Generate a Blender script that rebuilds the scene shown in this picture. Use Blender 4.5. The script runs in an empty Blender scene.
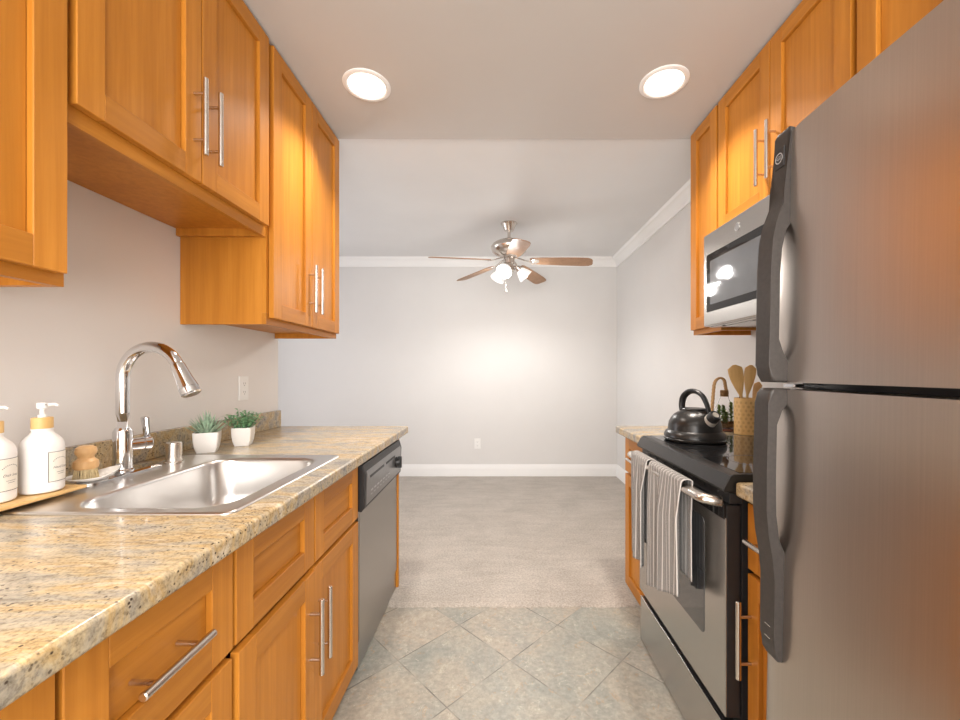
import bpy, bmesh, math, random
from mathutils import Vector, Matrix
random.seed(7)
C = bpy.context.scene.collection
PI = math.pi
S = bpy.context.scene

# ------------------------------------------------------------------ camera, world, lights, exposure
cam_d = bpy.data.cameras.new('camera'); cam = bpy.data.objects.new('camera', cam_d); C.objects.link(cam)
cam.location = (0, 0, 1.222); cam.rotation_euler = (PI/2, 0, 0)
cam_d.sensor_width = 36; cam_d.lens = 400/960*36
cam_d.shift_x = -17/960; cam_d.shift_y = 12/960
cam_d.clip_start = 0.02
S.camera = cam
S.view_settings.view_transform = 'Standard'; S.view_settings.look = 'None'
S.view_settings.gamma = 1; S.view_settings.use_curve_mapping = False
S.view_settings.exposure = 0.24
w = bpy.data.worlds.new('world'); S.world = w; w.use_nodes = True
w.node_tree.nodes['Background'].inputs[0].default_value = (0.8, 0.88, 1, 1)
w.node_tree.nodes['Background'].inputs[1].default_value = 0.3

def area(name, loc, rot, sx, sy, power, col, shape='RECTANGLE', spread=PI):
    l = bpy.data.lights.new(name, 'AREA'); l.shape = shape; l.size = sx; l.size_y = sy
    l.energy = power; l.color = col; l.spread = spread
    o = bpy.data.objects.new(name, l); o.location = loc; o.rotation_euler = rot; C.objects.link(o)
    return o
WARM = (1, 0.90, 0.80)
DL = [(-0.595, 1.83), (0.755, 1.81)]
for i, (x, y) in enumerate(DL):
    area('downlight_lamp', (x, y, 2.515), (0, 0, 0), 0.15, 0.15, 9, WARM, 'DISK', math.radians(112))
for x, y in ((-0.45, -0.1), (0.3, -0.1)):
    area('downlight_lamp', (x, y, 2.52), (0, 0, 0), 0.15, 0.15, 8, WARM, 'DISK', math.radians(112))
area('rear_fill_light', (0.0, -1.85, 1.45), (PI/2, 0, 0), 2.3, 2.1, 122, (1, 0.975, 0.95))  # unseen fill light, added behind the camera to even out the kitchen
area('window_daylight_living', (-3.3, 3.1, 1.3), (PI/2, 0, -PI/2-0.25), 1.4, 2.0, 36, (0.96, 0.95, 1))

# ------------------------------------------------------------------ mesh helpers
def link(name, bm, mats, parent=None, kind=None, sharp=35):
    me = bpy.data.meshes.new(name)
    bmesh.ops.recalc_face_normals(bm, faces=bm.faces[:])
    o = bpy.data.objects.new(name, me)
    if parent is not None:
        off = Vector((0, 0, 0)); p = parent
        while p is not None:
            off += p.location; p = p.parent
        bmesh.ops.translate(bm, verts=bm.verts[:], vec=-off)
    bm.to_mesh(me); bm.free()
    for p in me.polygons: p.use_smooth = True
    me.set_sharp_from_angle(angle=math.radians(sharp))
    for m in (mats if isinstance(mats, (list, tuple)) else [mats]): me.materials.append(m)
    wn_ = o.modifiers.new('weighted_normals', 'WEIGHTED_NORMAL'); wn_.keep_sharp = True
    C.objects.link(o)
    if parent is not None: o.parent = parent
    if kind: o['kind'] = kind
    return o

def thing(name, label, cat, loc=(0, 0, 0), group=None):
    o = bpy.data.objects.new(name, None); o.empty_display_size = 0.05; C.objects.link(o)
    o.location = loc; o['label'] = label; o['category'] = cat
    if group: o['group'] = group
    return o
def tag(o, label, cat, group=None):
    o['label'] = label; o['category'] = cat
    if group: o['group'] = group
    return o
def pivot(o, loc):
    o.data.transform(Matrix.Translation(-Vector(loc))); o.location = loc
    return o

NB = bmesh.new
def box(bm, a, b, bev=0.0, seg=2, mi=0):
    a, b = Vector(a), Vector(b)
    lo = Vector((min(a.x, b.x), min(a.y, b.y), min(a.z, b.z))); hi = Vector((max(a.x, b.x), max(a.y, b.y), max(a.z, b.z)))
    r = bmesh.ops.create_cube(bm, size=1.0)
    vs = r['verts']
    for v in vs:
        v.co = Vector((lo.x if v.co.x < 0 else hi.x, lo.y if v.co.y < 0 else hi.y, lo.z if v.co.z < 0 else hi.z))
    fs = set(f for v in vs for f in v.link_faces)
    for f in fs: f.material_index = mi
    if bev > 0:
        es = list(set(e for v in vs for e in v.link_edges))
        rr = bmesh.ops.bevel(bm, geom=es, offset=min(bev, 0.45*min(hi-lo)), segments=seg, affect='EDGES', profile=0.5)
        for f in rr['faces']: f.material_index = mi
def frame_mat(d):
    d = Vector(d).normalized()
    up = Vector((0, 0, 1)) if abs(d.z) < 0.95 else Vector((0, 1, 0))
    s = d.cross(up).normalized(); u = s.cross(d).normalized()
    return s, u, d
def tube(bm, pts, r, n=16, cap=True, mi=0, closed=False, flat=None):
    pts = [Vector(p) for p in pts]; N = len(pts)
    rs = r if isinstance(r, (list, tuple)) else [r]*N
    rings = []; prev = None
    for i, p in enumerate(pts):
        if closed: d = pts[(i+1) % N]-pts[i-1]
        elif i == 0: d = pts[1]-pts[0]
        elif i == N-1: d = pts[-1]-pts[-2]
        else: d = (pts[i+1]-p).normalized()+(p-pts[i-1]).normalized()
        d.normalize()
        if prev is None: s, u, _ = frame_mat(d)
        else:
            s = prev-d*prev.dot(d); s.normalize(); u = d.cross(s)
            u.normalize()
        prev = s
        fl = flat if flat else 1.0
        rings.append([bm.verts.new(p+(s*math.cos(2*PI*k/n)*rs[i]+u*math.sin(2*PI*k/n)*rs[i]*fl)) for k in range(n)])
    M = N if closed else N-1
    for i in range(M):
        a, b = rings[i], rings[(i+1) % N]
        for k in range(n):
            f = bm.faces.new((a[k], a[(k+1) % n], b[(k+1) % n], b[k])); f.material_index = mi
    if cap and not closed:
        f = bm.faces.new(rings[0][::-1]); f.material_index = mi
        f = bm.faces.new(rings[-1]); f.material_index = mi
def rod(bm, p0, p1, r, n=16, bev=0.0015, mi=0):
    p0, p1 = Vector(p0), Vector(p1); d = (p1-p0).normalized()
    tube(bm, [p0, p0+d*0.0001, p0+d*bev, p1-d*bev, p1-d*0.0001, p1], [r*0.8, max(r-bev, r*.8), r, r, max(r-bev, r*.8), r*0.8], n, True, mi)
def lathe(bm, prof, c=(0, 0, 0), axis=(0, 0, 1), n=40, mi=0, cap0=True, cap1=True):
    s, u, d = frame_mat(axis); c = Vector(c); rings = []
    for (r, h) in prof:
        if r < 1e-6: rings.append([bm.verts.new(c+d*h)])
        else: rings.append([bm.verts.new(c+d*h+s*math.cos(2*PI*k/n)*r+u*math.sin(2*PI*k/n)*r) for k in range(n)])
    for a, b in zip(rings[:-1], rings[1:]):
        for k in range(n):
            k2 = (k+1) % n
            if len(a) == 1 and len(b) == 1: continue
            if len(a) == 1: f = bm.faces.new((a[0], b[k2], b[k]))
            elif len(b) == 1: f = bm.faces.new((a[k], a[k2], b[0]))
            else: f = bm.faces.new((a[k], a[k2], b[k2], b[k]))
            f.material_index = mi
    if cap0 and len(rings[0]) > 1: bm.faces.new(rings[0][::-1]).material_index = mi
    if cap1 and len(rings[-1]) > 1: bm.faces.new(rings[-1]).material_index = mi
def prism(bm, pts, vec, bev=0.0, seg=3, mi=0):
    vs = [bm.verts.new(Vector(p)) for p in pts]; vec = Vector(vec)
    v2 = [bm.verts.new(v.co+vec) for v in vs]; n = len(vs)
    fs = [bm.faces.new(vs[::-1]), bm.faces.new(v2)]
    side = []
    for k in range(n):
        fs.append(bm.faces.new((vs[k], vs[(k+1) % n], v2[(k+1) % n], v2[k])))
    for f in fs: f.material_index = mi
    if bev > 0:
        es = list(set(e for f in fs[:2] for e in f.edges))
        rr = bmesh.ops.bevel(bm, geom=es, offset=bev, segments=seg, affect='EDGES', profile=0.5)
        for f in rr['faces']: f.material_index = mi
def rrect(x0, x1, y0, y1, r, z, n=8):
    out = []
    for (cx, cy, a0) in ((x1-r, y1-r, 0), (x0+r, y1-r, PI/2), (x0+r, y0+r, PI), (x1-r, y0+r, 1.5*PI)):
        for k in range(n+1):
            a = a0+PI/2*k/n
            out.append(Vector((cx+r*math.cos(a), cy+r*math.sin(a), z)))
    return out
def loft(bm, loops, mi=0, cap0=False, cap1=True):
    rings = [[bm.verts.new(p) for p in L] for L in loops]
    n = len(rings[0])
    for a, b in zip(rings[:-1], rings[1:]):
        for k in range(n): bm.faces.new((a[k], a[(k+1) % n], b[(k+1) % n], b[k])).material_index = mi
    if cap0: bm.faces.new(rings[0][::-1]).material_index = mi
    if cap1: bm.faces.new(rings[-1]).material_index = mi
def smooth_path(pts, sub=6):
    P = [Vector(p) for p in pts]; out = []
    for i in range(len(P)-1):
        p0 = P[max(i-1, 0)]; p1 = P[i]; p2 = P[i+1]; p3 = P[min(i+2, len(P)-1)]
        for k in range(sub):
            t = k/sub
            out.append(0.5*((2*p1)+(p2-p0)*t+(2*p0-5*p1+4*p2-p3)*t*t+(3*p1-p0-3*p2+p3)*t**3))
    out.append(P[-1]); return out
def text_bm(s, size, shear=0.0, depth=0.0, space=1.0):
    cu = bpy.data.curves.new('lettering', 'FONT'); cu.body = s; cu.size = size; cu.shear = shear
    cu.align_x = 'CENTER'; cu.align_y = 'CENTER'; cu.extrude = depth; cu.space_character = space; cu.resolution_u = 3
    o = bpy.data.objects.new('lettering', cu); C.objects.link(o)
    dg = bpy.context.evaluated_depsgraph_get(); dg.update()
    me = o.evaluated_get(dg).to_mesh(); bm = NB(); bm.from_mesh(me)
    o.evaluated_get(dg).to_mesh_clear(); bpy.data.objects.remove(o); bpy.data.curves.remove(cu)
    return bm
def merge(dst, src, fn=None, mi=None):
    vm = {v: dst.verts.new(fn(v.co) if fn else v.co) for v in src.verts}
    for f in src.faces:
        try:
            g = dst.faces.new([vm[v] for v in f.verts]); g.material_index = f.material_index if mi is None else mi
        except ValueError: pass
    src.free()

# ------------------------------------------------------------------ materials
class NT:
    def __init__(s, name):
        s.m = bpy.data.materials.new(name); s.m.use_nodes = True; s.t = s.m.node_tree
        s.b = s.t.nodes['Principled BSDF']
    def n(s, typ, **kw):
        nd = s.t.nodes.new(typ)
        for k, v in kw.items(): setattr(nd, k, v)
        return nd
    def l(s, a, b): s.t.links.new(a, b)
    def coord(s, scale=(1, 1, 1), rot=(0, 0, 0), loc=(0, 0, 0), rand=False, src='Object'):
        tc = s.n('ShaderNodeTexCoord'); mp = s.n('ShaderNodeMapping')
        mp.inputs['Scale'].default_value = scale; mp.inputs['Rotation'].default_value = rot; mp.inputs['Location'].default_value = loc
        o = tc.outputs[src]
        if rand:
            oi = s.n('ShaderNodeObjectInfo'); mu = s.n('ShaderNodeMath', operation='MULTIPLY'); mu.inputs[1].default_value = 37.0
            ad = s.n('ShaderNodeVectorMath', operation='ADD'); s.l(oi.outputs['Random'], mu.inputs[0]); s.l(o, ad.inputs[0]); s.l(mu.outputs[0], ad.inputs[1]); o = ad.outputs[0]
        s.l(o, mp.inputs['Vector']); return mp.outputs[0]
    def noise(s, vec, scale, detail=4, rough=0.55, dist=0.0):
        nd = s.n('ShaderNodeTexNoise'); nd.inputs['Scale'].default_value = scale; nd.inputs['Detail'].default_value = detail
        nd.inputs['Roughness'].default_value = rough; nd.inputs['Distortion'].default_value = dist
        s.l(vec, nd.inputs['Vector']); return nd.outputs[0]
    def ramp(s, fac, stops, interp='LINEAR'):
        r = s.n('ShaderNodeValToRGB'); r.color_ramp.interpolation = interp; e = r.color_ramp.elements
        while len(e) < len(stops): e.new(0.5)
        for k, (p, c) in enumerate(stops):
            e[k].position = p; e[k].color = (*c, 1) if isinstance(c, (tuple, list)) else (c, c, c, 1)
        s.l(fac, r.inputs[0]); return r.outputs[0]
    def mix(s, fac, a, b, mode='MIX'):
        m = s.n('ShaderNodeMix', data_type='RGBA', blend_type=mode)
        for sock, v in ((m.inputs[0], fac), (m.inputs[6], a), (m.inputs[7], b)):
            if hasattr(v, 'is_output'): s.l(v, sock)
            elif isinstance(v, (tuple, list)): sock.default_value = (*v, 1)
            else: sock.default_value = v
        return m.outputs[2]
    def bump(s, h, strength=0.2, dist=0.002):
        b = s.n('ShaderNodeBump'); b.inputs['Strength'].default_value = strength; b.inputs['Distance'].default_value = dist
        s.l(h, b.inputs['Height']); s.l(b.outputs[0], s.b.inputs['Normal'])
    def col(s, c):
        if hasattr(c, 'is_output'): s.l(c, s.b.inputs['Base Color'])
        else: s.b.inputs['Base Color'].default_value = (*c, 1)
    def set(s, **kw):
        for k, v in kw.items():
            s.b.inputs[k.replace('_', ' ')].default_value = v
        return s.m
def plain(name, c, rough=0.5, metal=0.0, var=0.06, scale=30, **kw):
    t = NT(name); v = t.coord()
    f = t.noise(v, scale, 3)
    t.col(t.ramp(f, [(0.3, tuple(x*(1-var) for x in c)), (0.7, tuple(min(1, x*(1+var)) for x in c))]))
    return t.set(Roughness=rough, Metallic=metal, **kw)
def paint(name, c, bump=0.06):
    t = NT(name); v = t.coord()
    t.col(t.ramp(t.noise(v, 3, 3), [(0.3, tuple(x*0.985 for x in c)), (0.7, tuple(min(1, x*1.01) for x in c))]))
    t.bump(t.noise(v, 180, 3), bump, 0.001); return t.set(Roughness=0.62)
def wood(name, horiz, a, b, c):
    t = NT(name)
    sc = (55, 2.2, 55) if horiz else (55, 55, 2.2)
    sc2 = (7, 0.7, 7) if horiz else (7, 7, 0.7)
    v = t.coord(sc, rand=True); v2 = t.coord(sc2, rand=True)
    g = t.noise(v, 1.0, 5, 0.6, 0.3); g2 = t.noise(v2, 1.0, 3, 0.5, 0.6)
    c1 = t.ramp(g, [(0.3, a), (0.55, b), (0.75, c)])
    c2 = t.ramp(g2, [(0.3, (0.86, 0.82, 0.74)), (0.7, (1.06, 1.06, 1.08))])
    t.col(t.mix(1.0, c1, c2, 'MULTIPLY'))
    t.bump(g, 0.012, 0.0005)
    return t.set(Roughness=0.40, Specular_IOR_Level=0.28)
def steel(name, c, rough=0.3, axis='z', amp=0.04, aniso=0.0):
    t = NT(name)
    sc = {'z': (420, 420, 4), 'y': (420, 4, 420), 'x': (4, 420, 420)}[axis]
    v = t.coord(sc); g = t.noise(v, 1.0, 3, 0.6)
    t.col(t.ramp(g, [(0.3, tuple(x*(1-amp) for x in c)), (0.7, tuple(min(1, x*(1+amp)) for x in c))]))
    rr = t.ramp(g, [(0.2, rough*(1-amp)), (0.8, rough*(1+amp))]); t.l(rr, t.b.inputs['Roughness'])
    return t.set(Metallic=1.0, Anisotropic=aniso)
def glow(name, c, strength, base=(0.9, 0.9, 0.9)):
    t = NT(name); v = t.coord(); t.col(base)
    t.l(t.ramp(t.noise(v, 4, 1), [(0, c), (1, c)]), t.b.inputs['Emission Color'])
    return t.set(Emission_Strength=strength, Roughness=0.4)

WA, WB, WC = (0.46, 0.175, 0.021), (0.53, 0.212, 0.028), (0.585, 0.248, 0.037)
wood_v = wood('honey_maple_vertical', False, WA, WB, WC)
wood_h = wood('honey_maple_horizontal', True, tuple(x*.9 for x in WA), tuple(x*.9 for x in WB), tuple(x*.92 for x in WC))
wall_paint = paint('wall_paint_kitchen', (0.74, 0.715, 0.69))
wall_paint_living = paint('wall_paint_living', (0.70, 0.69, 0.675))
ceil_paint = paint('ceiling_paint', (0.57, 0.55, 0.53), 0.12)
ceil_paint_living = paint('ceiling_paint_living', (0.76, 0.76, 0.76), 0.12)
white_trim = paint('white_trim_paint', (0.86, 0.86, 0.85), 0.0)
stain = steel('brushed_stainless', (0.40, 0.385, 0.365), 0.28, 'z', 0.01)
stain_f = steel('fridge_stainless', (0.54, 0.478, 0.43), 0.3, 'z', 0.035)
stain_y = steel('brushed_stainless_horizontal', (0.50, 0.48, 0.455), 0.27, 'y', 0.008)
sinkm = steel('sink_steel', (0.66, 0.645, 0.63), 0.28, 'y', 0.005)
nickel = steel('brushed_nickel', (0.66, 0.61, 0.56), 0.25, 'z', 0.02)
chrome = plain('chrome', (0.72, 0.72, 0.73), 0.06, 1.0, 0.01)
black_gl = plain('black_glass', (0.012, 0.012, 0.013), 0.05, 0, 0.1)
black_pl = plain('black_plastic', (0.018, 0.018, 0.019), 0.4, 0, 0.1)
black_mt = plain('matte_black_enamel', (0.013, 0.012, 0.0115), 0.3, 0, 0.1)
grey_pl = plain('charcoal_plastic', (0.031, 0.027, 0.025), 0.45, 0, 0.2, 120)
white_pl = plain('white_plastic', (0.82, 0.82, 0.80), 0.35, 0, 0.01)
slot_m = plain('dark_slot', (0.10, 0.10, 0.10), 0.6)
white_cer = plain('white_ceramic', (0.82, 0.80, 0.77), 0.3, 0, 0.015)
bottle_m = plain('white_matte_bottle', (0.80, 0.78, 0.76), 0.45, 0, 0.01)
label_m = plain('cream_label', (0.78, 0.74, 0.66), 0.6, 0, 0.02)
ink = plain('dark_ink', (0.10, 0.09, 0.085), 0.6)
bamboo = wood('bamboo', False, (0.66, 0.43, 0.17), (0.74, 0.50, 0.22), (0.80, 0.57, 0.28))
bamboo_y = wood('bamboo_board', True, (0.66, 0.43, 0.18), (0.74, 0.50, 0.23), (0.80, 0.58, 0.30))
beech = wood('beech', False, (0.58, 0.35, 0.16), (0.66, 0.42, 0.20), (0.72, 0.47, 0.24))
blade_w = wood('fan_blade_veneer', False, (0.33, 0.19, 0.11), (0.38, 0.225, 0.135), (0.43, 0.26, 0.16))
darkw = plain('dark_brown_wood', (0.10, 0.035, 0.02), 0.45)
rope_m = plain('jute_rope', (0.42, 0.26, 0.12), 0.8, 0, 0.3, 200)
soil_m = plain('pebbles_and_bark', (0.20, 0.12, 0.06), 0.8, 0, 0.5, 120)
agave = plain('grey_green_leaf', (0.36, 0.50, 0.36), 0.5, 0, 0.4, 60)
herb = plain('fresh_green_leaf', (0.22, 0.44, 0.23), 0.5, 0, 0.45, 80)
succ = plain('moss_green_leaf', (0.20, 0.29, 0.09), 0.5, 0, 0.4, 80)
bristle = plain('tampico_bristle', (0.85, 0.70, 0.42), 0.8, 0, 0.15, 300)
tglass = NT('clear_glass').set(Base_Color=(1, 1, 1, 1), Roughness=0.02, Transmission_Weight=1.0, IOR=1.12)
mwglass = plain('smoked_oven_glass', (0.05, 0.053, 0.058), 0.06, 0, 0.05, 10, Coat_Weight=0.6, Coat_Roughness=0.03)
mwmesh = plain('perforated_screen', (0.115, 0.125, 0.14), 0.06, 0, 0.05, 10, Coat_Weight=1.0, Coat_Roughness=0.03)
lens_m = glow('lit_lens', (1, 0.93, 0.82), 2.5)
shade_m = glow('lit_frosted_shade', (1, 0.99, 0.97), 0.35)
bulb_m = glow('lit_bulb', (1, 0.98, 0.95), 4.0)

def granite():
    t = NT('gold_granite')
    v = t.coord(); vs = t.coord((3.2, 13, 9), (0.1, 0.2, math.radians(28)))
    vf = t.coord((26, 90, 70), (0, 0.2, math.radians(28)))
    streak = t.noise(vs, 1.0, 6, 0.6, 0.9)
    base = t.ramp(streak, [(0.32, (0.24, 0.23, 0.215)), (0.43, (0.37, 0.335, 0.275)), (0.51, (0.465, 0.385, 0.255)), (0.57, (0.46, 0.335, 0.17)), (0.67, (0.56, 0.495, 0.39))])
    fine = t.noise(vf, 1.0, 5, 0.7, 0.4)
    b2 = t.mix(0.75, base, t.ramp(fine, [(0.30, (0.36, 0.31, 0.25)), (0.46, (0.85, 0.82, 0.76)), (0.62, (1.15, 1.12, 1.05))]), 'MULTIPLY')
    gr = t.noise(v, 170, 3, 0.6)
    b3 = t.mix(0.45, b2, t.ramp(gr, [(0.35, (0.35, 0.28, 0.2)), (0.5, (1, 0.97, 0.9)), (0.7, (1.2, 1.15, 1.05))]), 'MULTIPLY')
    vo = t.n('ShaderNodeTexVoronoi'); vo.inputs['Scale'].default_value = 105; t.l(v, vo.inputs['Vector'])
    spots = t.ramp(vo.outputs['Distance'], [(0.16, 1.0), (0.27, 0.0)])
    mask = t.ramp(t.noise(v, 14, 3), [(0.47, 0.0), (0.55, 1.0)])
    sm = t.mix(1.0, spots, mask, 'MULTIPLY')
    t.col(t.mix(sm, b3, (0.055, 0.035, 0.025)))
    return t.set(Roughness=0.24, Coat_Weight=0.15, Coat_Roughness=0.08)
gran = granite()

def tile_mat():
    t = NT('slate_tile'); T = 0.336
    tc = t.n('ShaderNodeTexCoord'); mp = t.n('ShaderNodeMapping', vector_type='TEXTURE')
    mp.inputs['Location'].default_value = (0.055, 1.694, 0); mp.inputs['Rotation'].default_value = (0, 0, PI/4); mp.inputs['Scale'].default_value = (T, T, T)
    t.l(tc.outputs['Object'], mp.inputs['Vector'])
    fl = t.n('ShaderNodeVectorMath', operation='FLOOR'); fr = t.n('ShaderNodeVectorMath', operation='FRACTION')
    t.l(mp.outputs[0], fl.inputs[0]); t.l(mp.outputs[0], fr.inputs[0])
    wn = t.n('ShaderNodeTexWhiteNoise', noise_dimensions='3D'); t.l(fl.outputs[0], wn.inputs['Vector'])
    sx = t.n('ShaderNodeSeparateXYZ'); t.l(fr.outputs[0], sx.inputs[0])
    def edge(o):
        a = t.n('ShaderNodeMath', operation='SUBTRACT'); a.inputs[1].default_value = 0.5; t.l(o, a.inputs[0])
        b = t.n('ShaderNodeMath', operation='ABSOLUTE'); t.l(a.outputs[0], b.inputs[0]); return b.outputs[0]
    mxn = t.n('ShaderNodeMath', operation='MAXIMUM'); t.l(edge(sx.outputs[0]), mxn.inputs[0]); t.l(edge(sx.outputs[1]), mxn.inputs[1])
    grout = t.ramp(mxn.outputs[0], [(0.4915, 0.0), (0.4955, 1.0)])
    # per-tile offset of the stone pattern
    ad = t.n('ShaderNodeVectorMath', operation='MULTIPLY_ADD'); t.l(wn.outputs['Color'], ad.inputs[0]); ad.inputs[1].default_value = (9, 9, 9); t.l(tc.outputs['Object'], ad.inputs[2])
    pv = ad.outputs[0]
    n1 = t.noise(pv, 3.6, 7, 0.62, 0.8); n2 = t.noise(pv, 19, 7, 0.72, 1.4); n3 = t.noise(pv, 55, 4, 0.7)
    base = t.ramp(n1, [(0.32, (0.225, 0.232, 0.212)), (0.47, (0.292, 0.282, 0.252)), (0.60, (0.335, 0.302, 0.256)), (0.75, (0.385, 0.355, 0.305))])
    rust = t.ramp(n2, [(0.61, 0.0), (0.635, 0.75), (0.655, 0.05)])
    b2 = t.mix(rust, base, (0.40, 0.24, 0.12))
    pale = t.ramp(t.noise(pv, 17, 7, 0.75, 1.8), [(0.585, 0.0), (0.61, 0.6), (0.635, 0.0)])
    b3 = t.mix(pale, b2, (0.55, 0.52, 0.45))
    b4 = t.mix(0.8, b3, t.ramp(n3, [(0.3, 0.7), (0.7, 1.2)]), 'MULTIPLY')
    tv = t.ramp(wn.outputs['Value'], [(0, (0.92, 0.96, 0.95)), (1, (1.06, 1.02, 0.98))])
    b5 = t.mix(1.0, b4, tv, 'MULTIPLY')
    gc = t.ramp(t.noise(tc.outputs['Object'], 6, 3), [(0.42, (0.10, 0.095, 0.085)), (0.58, (0.27, 0.255, 0.22))])
    t.col(t.mix(grout, b5, gc))
    hh = t.mix(grout, n2, (0, 0, 0)); t.bump(hh, 0.25, 0.004)
    return t.set(Roughness=0.42)
def carpet_mat():
    t = NT('beige_carpet'); v = t.coord()
    a = t.noise(v, 3.5, 4, 0.6, 0.5); b = t.noise(v, 95, 4, 0.8); c = t.noise(t.coord((4, 18, 4)), 1.0, 3)
    base = t.ramp(a, [(0.35, (0.40, 0.358, 0.312)), (0.65, (0.46, 0.415, 0.365))])
    b1 = t.mix(0.6, base, t.ramp(c, [(0.35, 0.88), (0.65, 1.08)]), 'MULTIPLY')
    t.col(t.mix(0.8, b1, t.ramp(b, [(0.34, 0.6), (0.66, 1.3)]), 'MULTIPLY'))
    t.bump(b, 0.9, 0.008); return t.set(Roughness=0.95, Sheen_Weight=0.2)
def towel_mat():
    t = NT('striped_waffle_towel')
    tc = t.n('ShaderNodeUVMap'); sx = t.n('ShaderNodeSeparateXYZ'); t.l(tc.outputs[0], sx.inputs[0])
    wv = t.n('ShaderNodeTexWave', wave_type='BANDS', bands_direction='Y'); wv.inputs['Scale'].default_value = 30; wv.inputs['Distortion'].default_value = 0
    wu = t.n('ShaderNodeTexWave', wave_type='BANDS', bands_direction='X'); wu.inputs['Scale'].default_value = 22; wu.inputs['Distortion'].default_value = 0
    t.l(tc.outputs[0], wv.inputs['Vector']); t.l(tc.outputs[0], wu.inputs['Vector'])
    weave = t.mix(1.0, t.ramp(wv.outputs['Fac'], [(0.2, 0.0), (0.8, 1.0)]), t.ramp(wu.outputs['Fac'], [(0.1, 0.4), (0.7, 1.0)]), 'MULTIPLY')
    col = t.mix(weave, (0.10, 0.094, 0.09), (0.46, 0.43, 0.405))
    st = t.n('ShaderNodeMath', operation='FRACT'); mu = t.n('ShaderNodeMath', operation='MULTIPLY'); mu.inputs[1].default_value = 7.5
    t.l(sx.outputs[0], mu.inputs[0]); t.l(mu.outputs[0], st.inputs[0])
    stripe = t.ramp(st.outputs[0], [(0.0, 1.0), (0.13, 1.0), (0.15, 0.0), (1.0, 0.0)])
    t.col(t.mix(stripe, col, (0.66, 0.63, 0.60)))
    t.bump(weave, 0.5, 0.003); return t.set(Roughness=0.9, Sheen_Weight=0.2)

# ------------------------------------------------------------------ the setting
XL, XR, YK, YB, ZC = -1.25, 1.397, 2.25, 4.655, 2.545
YE = 2.285; XLL = -3.4; YF = -2.0
def struct(name, a, b, m, bev=0):
    bm = NB(); box(bm, a, b, bev); return link(name, bm, m, kind='structure')
struct('floor', (XL, YF, -0.05), (XR, 2.089, 0), tile_mat())
bm = NB()
nx, ny = 160, 60
g = {}
for i in range(nx+1):
    for j in range(ny+1):
        x = XLL+(XR-XLL)*i/nx; y = 2.075+(YB-2.075)*(j/ny)**1.3
        e = 0.0
        if j == 0: y += random.uniform(-0.006, 0.006); e = -0.014
        elif j == 1: y = 2.082+random.uniform(-0.006, 0.006); e = -0.004
        g[i, j] = bm.verts.new((x, y, 0.012+e+(random.uniform(-0.001, 0.001))))
for i in range(nx):
    for j in range(ny): bm.faces.new((g[i, j], g[i+1, j], g[i+1, j+1], g[i, j+1]))
link('carpet', bm, carpet_mat(), kind='structure', sharp=180)
struct('floor_slab', (XLL, 2.09, -0.05), (XR, YB, -0.01), ceil_paint)
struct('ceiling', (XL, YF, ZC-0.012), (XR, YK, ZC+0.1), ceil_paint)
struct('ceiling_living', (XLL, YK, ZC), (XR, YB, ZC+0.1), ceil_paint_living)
struct('wall_left', (XL-0.12, YF, 0), (XL, YE, ZC+0.05), wall_paint)
struct('wall_front', (XLL, YE-0.12, 0), (XL-0.12, YE, ZC+0.05), wall_paint_living)
struct('wall_right', (XR, YF, -0.05), (XR+0.12, YB+0.12, ZC+0.1), wall_paint_living)
struct('wall_back', (XLL-0.12, YB, -0.05), (XR, YB+0.12, ZC+0.1), wall_paint_living)
struct('wall_side', (XLL-0.12, YE-0.12, -0.05), (XLL, YB, ZC+0.1), wall_paint_living)
struct('wall_rear', (XL, YF-0.12, 0), (XR, YF, ZC+0.1), wall_paint)
# baseboards and crown (profile in depth d from the wall, height z)
BP = [(0, 0), (0.016, 0), (0.016, 0.085), (0.012, 0.095), (0.012, 0.112), (0.007, 0.125), (0.005, 0.14), (0, 0.14)]
CP = [(0, -0.10), (0.010, -0.10), (0.012, -0.085), (0.022, -0.075), (0.028, -0.05), (0.05, -0.028), (0.064, -0.022), (0.068, -0.010), (0.075, 0), (0, 0)]
def run_back(name, prof, z0):
    bm = NB(); prism(bm, [(XLL, YB-d, z0+z) for d, z in prof], (XR-XLL, 0, 0)); link(name, bm, white_trim, kind='structure')
def run_right(name, prof, z0, y0):
    bm = NB(); prism(bm, [(XR-d, y0, z0+z) for d, z in prof], (0, YB-y0, 0)); link(name, bm, white_trim, kind='structure')
run_back('baseboard_back', BP, 0.008); run_right('baseboard_right', BP, 0.008, 2.33)
run_back('trim_1', CP, ZC); run_right('trim_2', CP, ZC, 2.26)

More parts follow.
